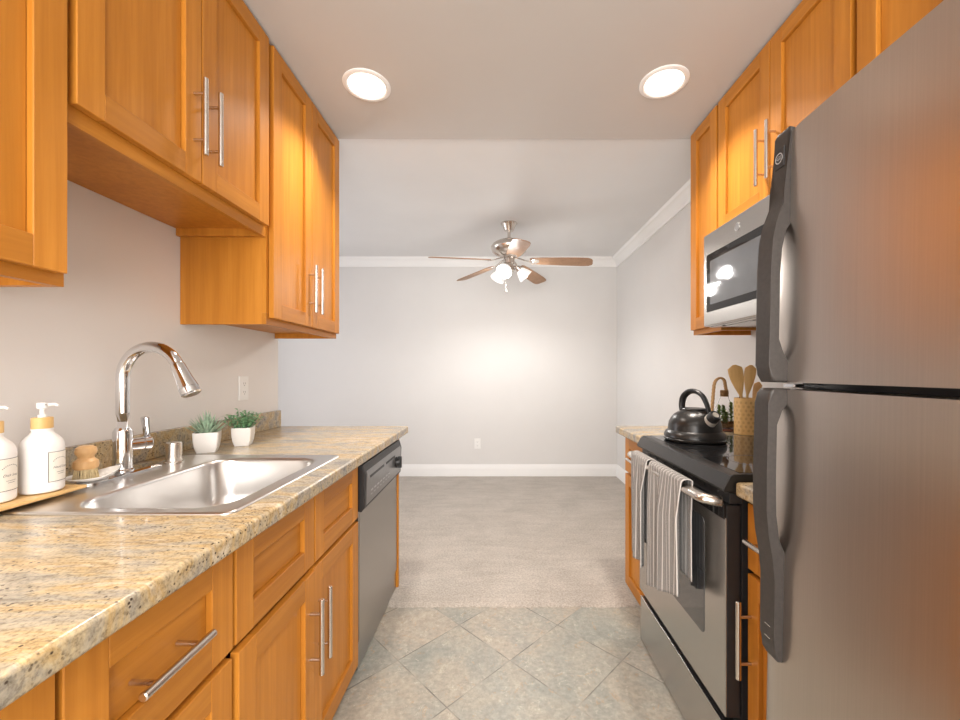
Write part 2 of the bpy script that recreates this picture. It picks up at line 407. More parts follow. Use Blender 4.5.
# ------------------------------------------------------------------ cabinets
def bar_handle(parent, c, length, s, vertical, standoff=0.035, label=None):
    """c = point on the door face under the bar's centre; s = outward x sign"""
    bm = NB(); c = Vector(c); ax = Vector((0, 0, 1)) if vertical else Vector((0, 1, 0)); o = Vector((s, 0, 0))
    rod(bm, c+o*standoff-ax*length/2, c+o*standoff+ax*length/2, 0.0072)
    sp = length*0.3
    for q in (-1, 1): rod(bm, c+ax*q*sp, c+o*standoff+ax*q*sp, 0.0045, 12, 0.0005)
    h = link('handle', bm, nickel, parent)
    return h
def shaker(name, parent, s, xf, y0, y1, z0, z1, stile=0.062, handle=None, drawer=False, t=0.02, rail=None):
    bm = NB(); xb = xf-s*t; rail = rail or stile
    box(bm, (xb, y0, z0), (xf, y0+stile, z1), 0.0015, 1, 0); box(bm, (xb, y1-stile, z0), (xf, y1, z1), 0.0015, 1, 0)
    box(bm, (xb, y0+stile-.001, z0), (xf, y1-stile+.001, z0+rail), 0.0015, 1, 1); box(bm, (xb, y0+stile-.001, z1-rail), (xf, y1-stile+.001, z1), 0.0015, 1, 1)
    box(bm, (xb+s*.001, y0+stile-.004, z0+rail-.004), (xb+s*.004, y1-stile+.004, z1-rail+.004), 0, 2, 0)
    box(bm, (xb+s*.003, y0+stile+.0022, z0+rail+.0022), (xf-s*.012, y1-stile-.0022, z1-rail-.0022), 0, 2, 1 if drawer else 0)
    o = link(name, bm, [wood_v, wood_h], parent)
    if handle:
        hc, hl, vert = handle; bar_handle(o, (xf-(s*.010 if drawer else 0), *hc), hl, s, vert, 0.035+(0.010 if drawer else 0))
    return o
def upper_body(parent, s, xw, xf, y0, y1, z0, z1):
    bm = NB(); x1 = xf-s*.021
    box(bm, (xw, y0+.002, z0+.028), (x1-s*.02, y1-.002, z1), 0)
    box(bm, (xw, y0, z0), (x1-s*.018, y0+.018, z1), .001); box(bm, (xw, y1-.018, z0), (x1-s*.018, y1, z1), .001)
    box(bm, (x1-s*.018, y0, z0), (x1, y1, z0+.045), .001, 2, 1)
    box(bm, (x1-s*.018, y0, z0+.045), (x1, y1, z1), 0)
    return link('body', bm, [wood_v, wood_h], parent)
UF = -0.888; ZT = 2.522; ZTB = 2.533
G1 = 'wall cabinets over the sink counter'
c = thing('wall_cabinet', 'honey maple wall cabinet nearest the camera on the left, cut off by the photo edge', 'cabinet', (XL, 0.6, 1.40), G1)
upper_body(c, 1, XL+.002, UF, 0.31, 0.840, 1.400, ZTB)
shaker('door', c, 1, UF, 0.325, 0.828, 1.425, ZT)
c = thing('wall_cabinet', 'short honey maple wall cabinet with two doors above the sink', 'cabinet', (XL, 1.2, 1.75), G1)
upper_body(c, 1, XL+.002, UF, 0.843, 1.572, 1.752, ZTB)
shaker('door', c, 1, UF, 0.8455, 1.203, 1.79, ZT, handle=((1.172, 1.970), 0.226, True))
shaker('door', c, 1, UF, 1.207, 1.559, 1.79, ZT, handle=((1.236, 1.970), 0.226, True))
c = thing('wall_cabinet', 'tall honey maple wall cabinet with two doors at the far end of the left wall', 'cabinet', (XL, 1.9, 1.41), G1)
upper_body(c, 1, XL+.002, UF, 1.575, 2.262, 1.410, ZTB)
shaker('door', c, 1, UF, 1.5907, 1.919, 1.437, ZT, handle=((1.888, 1.614), 0.224, True))
shaker('door', c, 1, UF, 1.923, 2.252, 1.437, ZT, handle=((1.953, 1.614), 0.224, True))
# right hand uppers
RF = 1.067; G2 = 'wall cabinets over the range counter'
c = thing('wall_cabinet', 'narrow honey maple wall cabinet beyond the microwave, full height, by the crown moulding', 'cabinet', (XR, 2.07, 1.42), G2)
upper_body(c, -1, XR-.002, RF, 1.942, 2.215, 1.425, ZTB)
shaker('door', c, -1, RF, 1.948, 2.205, 1.45, ZT)
c = thing('wall_cabinet', 'short honey maple wall cabinet with two doors directly above the microwave', 'cabinet', (XR, 1.57, 1.88), G2)
upper_body(c, -1, XR-.002, RF, 1.2, 1.939, 1.882, ZTB)
shaker('door', c, -1, RF, 1.567, 1.932, 1.895, ZT, handle=((1.596, 2.076), 0.226, True))
shaker('door', c, -1, RF, 1.207, 1.563, 1.895, ZT, handle=((1.532, 2.076), 0.226, True))
c = thing('wall_cabinet', 'honey maple wall cabinet rising behind the top of the refrigerator', 'cabinet', (XR, 1.03, 1.42), G2)
upper_body(c, -1, XR-.002, RF, 0.88, 1.197, 1.425, ZTB)
shaker('door', c, -1, RF, 0.888, 1.1875, 1.45, ZT)

# base cabinets
DF = -0.560
def base_body(parent, s, xw, xf, y0, y1, zt=0.868, zb=0.0):
    bm = NB(); x1 = xf-s*.021
    box(bm, (xw, y0, 0.06), (x1, y1, zt), 0.001); box(bm, (xw, y0, 0.0), (x1-s*.012, y1, 0.06), 0, 2, 1)
    return link('body', bm, [wood_v, wood_h], parent)
def base_open(parent, s, xw, xf, y0, y1, zt=0.868):
    # hollow box, so that the sink bowl hangs free inside it
    bm = NB(); x1 = xf-s*.021
    box(bm, (xw, y0, 0), (x1, y0+.018, zt)); box(bm, (xw, y1-.018, 0), (x1, y1, zt))
    box(bm, (xw, y0, .05), (x1-s*.02, y1, .068)); box(bm, (x1-s*.02, y0, 0.02), (x1, y1, zt), .001)
    box(bm, (xw, y0, 0), (xw+s*.006, y1, zt))
    return link('body', bm, [wood_v, wood_h], parent)
G3 = 'base cabinets under the sink counter'
c = thing('base_cabinet', 'honey maple base cabinet nearest the camera, only its corner showing bottom left', 'cabinet', (-0.9, 0.3, 0), G3)
base_body(c, 1, XL+.002, DF, 0.05, 0.512)
shaker('drawer', c, 1, DF, 0.06, 0.508, 0.634, 0.855, drawer=True)
shaker('door', c, 1, DF, 0.06, 0.508, 0.04, 0.619)
c = thing('base_cabinet', 'honey maple base cabinet whose top drawer has a horizontal bar handle', 'cabinet', (-0.9, 0.68, 0), G3)
base_body(c, 1, XL+.002, DF, 0.514, 0.853)
shaker('drawer', c, 1, DF, 0.5166, 0.849, 0.634, 0.855, drawer=True, handle=((0.667, 0.739), 0.150, False))
shaker('door', c, 1, DF, 0.5166, 0.846, 0.04, 0.617)
c = thing('base_cabinet', 'wide honey maple sink base cabinet with two doors under two false drawer fronts', 'cabinet', (-0.9, 1.2, 0), G3)
base_open(c, 1, XL+.002, DF, 0.856, 1.625)
shaker('drawer_front', c, 1, DF, 0.859, 1.226, 0.634, 0.855, drawer=True)
shaker('drawer_front', c, 1, DF, 1.233, 1.611, 0.634, 0.855, drawer=True)
shaker('door', c, 1, DF+.006, 0.859, 1.2185, 0.04, 0.619, handle=((1.197-.012, 0.437), 0.224, True))
shaker('door', c, 1, DF, 1.2215, 1.614, 0.04, 0.619, handle=((1.257, 0.437), 0.224, True))
bm = NB(); box(bm, (XL+.002, 2.252, 0), (-0.556, 2.272, 0.868), .001)
tag(link('end_panel', bm, [wood_v]), 'honey maple end panel closing the far side of the dishwasher', 'panel')
RB = 0.715; G4 = 'base cabinets beside the range'
c = thing('base_cabinet', 'narrow honey maple base cabinet at the far side of the range', 'cabinet', (1.0, 2.07, 0), G4)
base_body(c, -1, XR-.002, RB+.02, 1.862, 2.30)
shaker('drawer', c, -1, RB+.02, 1.875, 2.293, 0.66, 0.855, drawer=True, handle=((2.09, 0.752), 0.15, False))
shaker('door', c, -1, RB+.02, 1.875, 2.293, 0.02, 0.645)
c = thing('base_cabinet', 'honey maple base cabinet squeezed between the range and the refrigerator', 'cabinet', (1.0, 1.0, 0), G4)
base_body(c, -1, XR-.002, RB-.012, 0.885, 1.128)
shaker('drawer', c, -1, RB-.012, 0.892, 1.122, 0.672, 0.855, 0.045, drawer=True, handle=((1.005, 0.765), 0.15, False))
shaker('door', c, -1, RB-.012, 0.892, 1.122, 0.04, 0.658, 0.045, rail=0.06, handle=((1.107, 0.479), 0.216, True))

# ------------------------------------------------------------------ worktops
SX0, SX1, SY0, SY1 = -1.15, -0.575, 0.865, 1.475
def slab_bevel(bm, es, off=0.012, seg=4): bmesh.ops.bevel(bm, geom=es, offset=off, segments=seg, affect='EDGES', profile=0.5)
CX0, CX1, CY0, CY1 = XL+.001, -0.508, -0.3, 2.30
t = thing('kitchen_worktop', 'long gold granite worktop holding the sink on the left', 'worktop', (-0.9, 1.0, 0.87))
bm = NB(); xs = [CX0, SX0+.02, SX1-.02, CX1]; ys = [CY0, SY0+.02, SY1-.02, CY1]
vv = {(i, j): bm.verts.new((xs[i], ys[j], 0.912)) for i in range(4) for j in range(4)}
fs = [bm.faces.new((vv[i, j], vv[i+1, j], vv[i+1, j+1], vv[i, j+1])) for i in range(3) for j in range(3) if not (i == 1 and j == 1)]
r = bmesh.ops.extrude_face_region(bm, geom=fs)
for e in r['geom']:
    if isinstance(e, bmesh.types.BMVert): e.co.z = 0.871
bmesh.ops.recalc_face_normals(bm, faces=bm.faces[:])
es = [e for e in bm.edges if all(abs(v.co.x-CX1) < 1e-5 for v in e.verts) and abs(e.verts[0].co.z-e.verts[1].co.z) < 1e-5]
es += [e for e in bm.edges if all(abs(v.co.y-CY1) < 1e-5 for v in e.verts) and abs(e.verts[0].co.z-e.verts[1].co.z) < 1e-5]
es += [e for e in bm.edges if all(abs(v.co.x-CX1) < 1e-5 and abs(v.co.y-CY1) < 1e-5 for v in e.verts)]
slab_bevel(bm, es, .009)
link('slab', bm, gran, t)
bm = NB(); box(bm, (CX0, CY0, 0.9125), (CX0+.02, 2.28, 1.005), .003); link('backsplash', bm, gran, t)
G5 = 'granite worktops beside the range'
def right_top(y0, y1, label, xe):
    t = thing('kitchen_worktop', label, 'worktop', (1.0, (y0+y1)/2, 0.87), G5)
    bm = NB(); box(bm, (xe, y0, 0.871), (XR-.001, y1, 0.912), 0.008, 3); link('slab', bm, gran, t)
    bm = NB(); box(bm, (XR-.021, y0, 0.9125), (XR-.001, y1, 1.005), .003); link('backsplash', bm, gran, t)
right_top(1.856, 2.315, 'granite worktop piece beyond the range under the wooden utensil holder', 0.685)
right_top(0.885, 1.130, 'small granite worktop piece between the range and the refrigerator', 0.672)

# ------------------------------------------------------------------ sink, faucet
t = thing('kitchen_sink', 'rectangular stainless steel drop-in sink set in the granite worktop', 'sink', (-0.86, 1.17, 0.914))
bm = NB(); bx0, bx1, by0, by1 = -0.985, -0.622, 0.905, 1.418
def bl(i, z, r): return rrect(bx0+i, bx1-i, by0+i, by1-i, r, z)
loft(bm, [rrect(SX0, SX1, SY0, SY1, .025, .9122), rrect(SX0, SX1, SY0, SY1, .025, .9145), rrect(SX0+.004, SX1-.004, SY0+.004, SY1-.004, .022, .9175),
          rrect(SX0+.012, SX1-.012, SY0+.012, SY1-.012, .02, .9165), bl(-.012, .9155, .085), bl(-.004, .915, .08), bl(0, .912, .078), bl(.004, .905, .075),
          bl(.016, .80, .07), bl(.02, .775, .07), bl(.030, .757, .065), bl(.05, .748, .05), bl(.10, .745, .03)])
link('basin', bm, sinkm, t, sharp=60)
bm = NB(); lathe(bm, [(0.055, 0.7455), (0.056, 0.749), (0.048, 0.750), (0.042, 0.7465), (0.0, 0.7462)], (-0.80, 1.16, 0), n=32)
link('drain', bm, chrome, t)
FX, FY, FZ = -1.118, 1.195, 0.9165
t = thing('kitchen_faucet', 'tall chrome gooseneck pull-down faucet behind the sink', 'faucet', (FX, FY, FZ))
bm = NB(); loft(bm, [rrect(FX-.028, FX+.028, FY-.125, FY+.125, .0275, FZ), rrect(FX-.028, FX+.028, FY-.125, FY+.125, .0275, FZ+.004), rrect(FX-.022, FX+.022, FY-.118, FY+.118, .0215, FZ+.009)])
link('deck_plate', bm, chrome, t)
bm = NB(); lathe(bm, [(.027, FZ+.009), (.027, FZ+.014), (.0235, FZ+.018), (.0235, FZ+.128), (.0200, FZ+.134), (.0172, FZ+.140)], (FX, FY, 0)); link('body', bm, chrome, t)
R = 0.094; zc = 1.310-R-0.014
dr = Vector((0.97, -0.10, 0)).normalized()
pts = [Vector((FX, FY, FZ+.13)), Vector((FX, FY, 1.10))]
for k in range(0, 25):
    a = PI-(PI*0.86)*k/24
    pts.append(Vector((FX, FY, zc))+dr*(R+R*math.cos(a))+Vector((0, 0, R*math.sin(a))))
bm = NB(); tube(bm, pts, 0.0165, 20); link('spout', bm, chrome, t)
e0 = pts[-1]; d = (pts[-1]-pts[-2]).normalized()
bm = NB(); lathe(bm, [(.0165, -.004), (.0185, 0), (.0195, .02), (.0215, .045), (.0255, .074), (.0255, .076), (.0243, .0765), (.0243, .078), (.0255, .0785), (.0255, .094), (.022, .097), (.0, .0945)], e0, d, 28)
link('spray_head', bm, chrome, t)
hd = Vector((0.45, 0.9, 0)).normalized(); hp = Vector((FX, FY, FZ+.085))
bm = NB(); lathe(bm, [(.019, .015), (.019, .046), (.018, .047), (.018, .049), (.0205, .050), (.0205, .066), (.018, .069), (0, .0695)], hp, hd, 28)
pl = hp+hd*.058
tube(bm, [pl+Vector((0, 0, .010)), pl+Vector((0, 0, .03)), pl+Vector((-.003, 0, .055)), pl+Vector((-.006, 0, .078)), pl+Vector((-.006, 0, .082))], [.011, .010, .011, .013, .008], 16, flat=.6)
link('lever', bm, chrome, t)
bm = NB(); AX, AY = -1.092, 1.352
lathe(bm, [(.028, .9165), (.028, .921), (.0235, .923), (.0225, .925), (.0225, .982), (.0205, .985), (0, .9855)], (AX, AY, 0), n=36)
o = tag(link('air_gap_cap', bm, nickel), 'brushed steel cylindrical cap on the sink deck right of the faucet', 'cap'); pivot(o, (AX, AY, .9165))

# ------------------------------------------------------------------ sink-side objects
bm = NB(); box(bm, (-1.225, 0.56, 0.9235), (-1.058, 1.034, 0.932), .003)
for y in (0.60, 0.985): box(bm, (-1.215, y-.012, 0.918), (-1.075, y+.012, 0.9235), .001)
o = tag(link('bamboo_tray', bm, bamboo_y), 'thin bamboo tray under the soap bottles beside the sink', 'tray'); pivot(o, (-1.14, .8, .918))
def cyl_map(c, r, az):
    c = Vector(c)
    return lambda p: Vector((c.x+(r+p.z)*math.cos(az+p.x/r), c.y+(r+p.z)*math.sin(az+p.x/r), c.z+p.y))
def grid_patch(bm, w, h, z, fn, n=14, mi=0, x0=None, y0=None):
    vs = [[bm.verts.new(fn(Vector((-w/2+w*i/n, sgn*h/2, z)))) for i in range(n+1)] for sgn in (-1, 1)]
    for i in range(n): bm.faces.new((vs[0][i], vs[0][i+1], vs[1][i+1], vs[1][i])).material_index = mi
def strip(bm, x0, x1, y0, y1, z, fn, n=10, mi=0):
    a = [bm.verts.new(fn(Vector((x0+(x1-x0)*i/n, y0, z)))) for i in range(n+1)]; b = [bm.verts.new(fn(Vector((x0+(x1-x0)*i/n, y1, z)))) for i in range(n+1)]
    for i in range(n): bm.faces.new((a[i], a[i+1], b[i+1], b[i])).material_index = mi
def soap_bottle(x, y, word, label, az):
    z = 0.932; t = thing('soap_bottle', label, 'bottle', (x, y, z), 'soap bottles on the tray')
    r = .038; bm = NB()
    lathe(bm, [(.0, .002), (.032, .001), (.036, .003), (.038, .008), (.038, .106), (.0372, .115), (.034, .125), (.0285, .133), (.0215, .140), (.0185, .145), (.018, .149), (.0195, .150), (.0195, .153), (.016, .154)], (x, y, z), n=48)
    b = link('bottle_body', bm, bottle_m, t)
    bm = NB(); n = 40
    lathe(bm, [(.0182, .1535), (.019, .1545), (.019, .178), (.018, .180), (.007, .1802)], (x, y, z), n=36); link('collar', bm, bamboo, t)
    bm = NB(); lathe(bm, [(.008, .180), (.008, .186), (.0045, .188), (.0045, .200), (.009, .2015), (.010, .204), (.010, .213), (.0085, .2155), (0, .2157)], (x, y, z), n=24)
    nd = Vector((1, .05, 0)).normalized(); p = Vector((x, y, z+.211))
    tube(bm, [p, p+nd*.016, p+nd*.030+Vector((0, 0, .001)), p+nd*.038+Vector((0, 0, -.003))], [.0045, .004, .0034, .0026], 12)
    link('pump', bm, white_pl, t)
    bm = NB(); fn = cyl_map((x, y, z+.062), r, az); w, h = .050, .072
    grid_patch(bm, w, h, .0005, fn, 16, 0)
    for (a0, a1, b0, b1) in ((-w/2, w/2, h/2-.0012, h/2), (-w/2, w/2, -h/2, -h/2+.0012), (-w/2, -w/2+.0012, -h/2, h/2), (w/2-.0012, w/2, -h/2, h/2)): strip(bm, a0, a1, b0, b1, .0009, fn, 10, 1)
    tb = text_bm(word, .0078, .35); merge(bm, tb, lambda p: fn(Vector((p.x, p.y-.002, .001))), 1)
    for q, ww in ((-.014, .020), (-.0185, .014)): strip(bm, -ww/2, ww/2, q-.0004, q+.0004, .001, fn, 6, 1)
    for k in range(11):
        a = math.radians(150-12*k); px, py = .018*math.cos(a), .006+.015*math.sin(a)
        strip(bm, px-.0009, px+.0009, py-.0008, py+.0008, .001, fn, 1, 1)
    link('label', bm, [label_m, ink], t)
soap_bottle(-1.105, 0.972, 'Hand Soap', 'white hand soap pump bottle standing next to the scrub brush', math.radians(10))
soap_bottle(-1.124, 0.888, 'Dish Soap', 'white dish soap pump bottle at the left edge of the photo', math.radians(10))
DX, DY, DZ = -1.118, 1.098, 0.927
bm = NB(); n = 40
prof = [(0, .0), (.028, .0), (.040, .003), (.048, .008), (.051, .011), (.0495, .012), (.046, .009), (.038, .005), (.028, .0035), (0, .003)]
lathe(bm, prof, (0, 0, 0), n=n)
lip = Vector((0.5, 0.86, 0))
for v in bm.verts:
    k = max(0, (v.co.x*lip.x+v.co.y*lip.y)/.05)**2
    v.co += lip*k*.012+Vector((0, 0, k*.015*(math.hypot(v.co.x, v.co.y) > .04)))
    v.co += Vector((DX, DY, .9265))
o = tag(link('soap_dish', bm, white_cer, sharp=180), 'small white ceramic dish with a raised lip holding the scrub brush', 'dish'); pivot(o, (DX, DY, .9265))
BX, BY, BZ = DX-.006, DY-.004, .9300
t = thing('scrub_brush', 'round beech dish scrub brush standing in the white dish', 'brush', (BX, BY, BZ))
bm = NB()
for k in range(110):
    a = k*2.39996; rr = .021*math.sqrt(k/110); p = Vector((BX+rr*math.cos(a), BY+rr*math.sin(a), 0))
    q = Vector((rr*math.cos(a), rr*math.sin(a), 0))*.25
    tube(bm, [p+Vector((0, 0, BZ+.030)), p+q+Vector((0, 0, BZ))], [.0016, .0012], 5)
link('bristles', bm, bristle, t)
bm = NB(); lathe(bm, [(.023, .028), (.0255, .031), (.0265, .039), (.025, .049), (.0195, .054), (.0165, .058), (.017, .063), (.0215, .069), (.023, .076), (.021, .085), (.014, .090), (0, .0915)], (BX, BY, BZ), n=36)
link('handle', bm, beech, t)

def leaf(bm, base, d, L, wd, bend=0.3, n=5, fold=.25):
    d = Vector(d).normalized(); s = d.cross(Vector((0, 0, 1)))
    if s.length < .05: s = Vector((1, 0, 0))
    s.normalize(); u = s.cross(d); rows = []
    out = Vector((d.x, d.y, 0))
    for i in range(n+1):
        t_ = i/n; p = Vector(base)+d*L*t_+out*bend*L*t_*t_-Vector((0, 0, bend*.4*L*t_*t_))
        w_ = wd*(math.sin(PI*min(1, t_*.8+.2))**.8)*(1 if i < n else .05)
        rows.append((bm.verts.new(p-s*w_+u*fold*w_), bm.verts.new(p), bm.verts.new(p+s*w_+u*fold*w_)))
    for a, b in zip(rows[:-1], rows[1:]):
        bm.faces.new((a[0], a[1], b[1], b[0])); bm.faces.new((a[1], a[2], b[2], b[1]))
def square_pot(bm, x, y, z, w, h, rot):
    loops = []
    for (k, zz) in ((.68, 0), (.73, .002), (.88, .25), (.97, .6), (1.0, 1.0), (.93, 1.0), (.90, .86)):
        L = rrect(-w/2*k, w/2*k, -w/2*k, w/2*k, .006*k, z+h*zz, 4)
        loops.append([Vector((x+p.x*math.cos(rot)-p.y*math.sin(rot), y+p.x*math.sin(rot)+p.y*math.cos(rot), p.z)) for p in L])
    loft(bm, loops, 0, True, True)
def plant(x, y, label, kind, rot, w, h):
    z = .9122; t = thing('potted_plant', label, 'plant', (x, y, z), 'small potted plants behind the sink')
    bm = NB(); square_pot(bm, x, y, z, w, h, rot); link('pot', bm, white_cer, t)
    bm = NB(); box(bm, (x-.024, y-.024, z+h-.013), (x+.024, y+.024, z+h-.009)); link('soil', bm, soil_m, t)
    bm = NB(); rnd = random.Random(3 if kind else 5)
    if kind == 0:
        for k in range(62):
            a = k*2.4+rnd.uniform(-.2, .2); tt = (k/62)**.7; el = math.radians(84-52*tt+rnd.uniform(-6, 6))
            d = (math.cos(a)*math.cos(el), math.sin(a)*math.cos(el), math.sin(el))
            leaf(bm, (x+.022*tt*math.cos(a), y+.022*tt*math.sin(a), z+h-.012), d, rnd.uniform(.080, .104)*(1-.32*tt), .0050, .04, 5, .4)
        link('leaves', bm, agave, t)
    else:
        for k in range(34):
            a = k*2.4; tt = (k/34)**.6; el = math.radians(86-42*tt+rnd.uniform(-6, 6)); L = rnd.uniform(.065, .09)*(1-.1*tt)
            d = Vector((math.cos(a)*math.cos(el), math.sin(a)*math.cos(el), math.sin(el))); b = Vector((x+.024*tt*math.cos(a), y+.024*tt*math.sin(a), z+h-.012))
            tube(bm, [b, b+d*L], [.0012, .0007], 5)
            for q in range(9):
                p = b+d*L*(.2+.8*q/8); aa = q*2.2+k; e2 = math.radians(rnd.uniform(5, 55))
                leaf(bm, p, (math.cos(aa)*math.cos(e2), math.sin(aa)*math.cos(e2), math.sin(e2)), rnd.uniform(.014, .022), .0042, .3, 3, .3)
        link('leaves', bm, herb, t)
plant(-1.126, 1.555, 'spiky pale green plant in a white square pot nearest the faucet', 0, 0.45, .082, .078)
plant(-1.078, 1.70, 'bushy green plant in a white square pot nearest the wall outlet', 1, 0.3, .074, .076)

# ------------------------------------------------------------------ outlets
def outlet(loc, n, label):
    n = Vector(n); loc = Vector(loc); s = Vector((-n.y, n.x, 0)); t = thing('wall_outlet', label, 'outlet', loc, 'duplex wall outlets')
    def b(bm, u0, u1, z0, z1, d0, d1, bev=0):
        box(bm, loc+s*u0+n*d0+Vector((0, 0, z0)), loc+s*u1+n*d1+Vector((0, 0, z1)), bev)
    bm = NB(); b(bm, -.036, .036, -.059, .059, .0005, .006, .002); link('cover_plate', bm, white_pl, t)
    for q in (-.021, .021):
        bm = NB(); b(bm, -.0165, .0165, q-.0145, q+.0145, .006, .0078, .001); r = link('receptacle', bm, white_pl, t)
        bm = NB(); b(bm, -.0075, -.0055, q-.002, q+.007, .0075, .0081); b(bm, .0055, .0075, q-.002, q+.006, .0075, .0081); b(bm, -.002, .002, q-.010, q-.006, .0075, .0081)
        link('slots', bm, slot_m, r)
outlet((XL, 1.968, 1.143), (1, 0, 0), 'white duplex outlet on the kitchen wall above the backsplash')
outlet((-.227, YB, .39), (0, -1, 0), 'white duplex outlet low on the living room back wall')

# ------------------------------------------------------------------ dishwasher
t = thing('dishwasher', 'stainless steel dishwasher with a black-framed control panel', 'dishwasher', (-.9, 1.94, 0))
Y0, Y1 = 1.632, 2.248
bm = NB(); box(bm, (XL+.005, Y0, .005), (-.60, Y1, .866), .002); link('tub', bm, black_pl, t)
bm = NB(); box(bm, (-.60, Y0+.003, .115), (-.562, Y1-.003, .652), .005, 3); link('door_panel', bm, stain, t)
bm = NB(); box(bm, (-.60, Y0+.003, .006), (-.568, Y1-.003, .108), .003, 3); link('kick_panel', bm, stain, t)
bm = NB(); prism(bm, [(-.60, Y0, .655), (-.555, Y0, .648), (-.541, Y0, .665), (-.536, Y0, .80), (-.548, Y0, .842), (-.60, Y0, .842)], (0, Y1-Y0, 0), .004); cp = link('control_panel', bm, black_pl, t)
bm = NB(); prism(bm, [(-.545, Y0+.02, .668), (-.5395, Y0+.02, .672), (-.5345, Y0+.02, .80), (-.5435, Y0+.02, .822), (-.55, Y0+.02, .82)], (0, Y1-Y0-.04, 0), .002); link('fascia', bm, plain('grey_steel_fascia', (.30, .30, .305), .3, .9), cp)
bm = NB(); box(bm, (-.54, Y0+.06, .776), (-.533, Y0+.26, .786), .001); box(bm, (-.54, Y0+.30, .776), (-.533, Y0+.46, .786), .001); link('vent_slot', bm, black_pl, cp)
bm = NB(); lathe(bm, [(.030, 0), (.030, .004), (.022, .006), (.019, .022), (.016, .025), (0, .0255)], (-.538, Y1-.115, .742), (1, .0, .04), 28); box(bm, (-.53, Y1-.121, .712), (-.508, Y1-.109, .772), .002); link('dial_knob', bm, black_pl, cp)
bm = NB()
lab = plain('silver_lettering', (.55, .55, .56), .4, .4)
for i in range(7): box(bm, (-.5365, Y0+.07+i*.045, .716), (-.5355, Y0+.098+i*.045, .722)); box(bm, (-.5372, Y0+.07+i*.045, .700), (-.5362, Y0+.09+i*.045, .704))
link('button_legends', bm, lab, cp)

# ------------------------------------------------------------------ range
t = thing('kitchen_range', 'stainless steel electric range with a black glass cooktop', 'range', (1.0, 1.48, 0))
Y0, Y1, XF = 1.136, 1.828, 0.650
bm = NB(); box(bm, (XF+.045, Y0, .012), (XR-.022, Y1, .905), .003)
for yy in (Y0+.04, Y1-.04):
    for xx in (.74, 1.32): lathe(bm, [(.018, 0), (.018, .012)], (xx, yy, 0), n=14)
link('body', bm, black_pl, t)
bm = NB()
prism(bm, [(XF+.045, Y0-.004, .878), (XF-.006, Y0-.004, .882), (XF-.010, Y0-.004, .89), (XF+.010, Y0-.004, .927), (XF+.022, Y0-.004, .932), (XR-.022, Y0-.004, .932), (XR-.022, Y0-.004, .905), (XF+.045, Y0-.004, .905)], (0, Y1-Y0+.008, 0), .003)
ct = link('cooktop', bm, black_mt, t)
bm = NB(); box(bm, (XF+.045, Y0+.012, .9318), (XR-.045, Y1-.012, .9332), .0004); link('glass_surface', bm, black_gl, ct)
for (bx, by, br) in ((.85, 1.30, .09), (.85, 1.66, .105), (1.18, 1.30, .105), (1.18, 1.66, .08)):
    bm = NB(); lathe(bm, [(br, .9332), (br, .9335), (br-.003, .9335), (br-.003, .9332)], (bx, by, 0), n=48, cap0=False, cap1=False); link('burner_ring', bm, plain('grey_ring', (.06, .06, .062), .3), ct)
bm = NB(); box(bm, (XF+.012, Y0+.004, .845), (XF+.046, Y1-.004, .878), .003)
for k in range(8): box(bm, (XF+.008, Y0+.06+k*.075, .862), (XF+.014, Y0+.11+k*.075, .868), .001)
link('vent_trim', bm, black_pl, t)
bm = NB(); box(bm, (XF+.004, Y0+.002, .237), (XF+.042, Y1-.002, .842), .003, 2); od = link('oven_door', bm, black_pl, t)
bm = NB(); box(bm, (XF, Y0+.003, .238), (XF+.006, Y1-.003, .806), .003, 2); link('front_panel', bm, stain_y, od)
bm = NB(); box(bm, (XF-.0022, Y0+.006, .800), (XF+.004, Y1-.006, .842), .002); link('top_trim', bm, black_gl, od)
bm = NB(); L = rrect(1.254, 1.735, .40, .765, .015, 0, 5); prism(bm, [(XF+.004, p.x, p.y) for p in L], (-.0055, 0, 0), .001); link('window', bm, mwglass, od)
bm = NB()
hp_ = smooth_path([(XF-.002, Y0+.022, .848), (XF-.034, Y0+.032, .852), (XF-.047, Y0+.07, .853), (XF-.053, (Y0+Y1)/2, .853), (XF-.047, Y1-.07, .853), (XF-.034, Y1-.032, .852), (XF-.002, Y1-.022, .848)], 6)
tube(bm, hp_, .0225, 18, flat=.68); link('handle', bm, nickel, od)
bm = NB(); box(bm, (XF+.010, Y0+.002, .008), (XF+.046, Y1-.002, .203), .003, 2); sdw = link('storage_drawer', bm, black_pl, t)
bm = NB(); box(bm, (XF+.004, Y0+.003, .006), (XF+.012, Y1-.003, .205), .003, 2); link('front_panel', bm, stain_y, sdw)
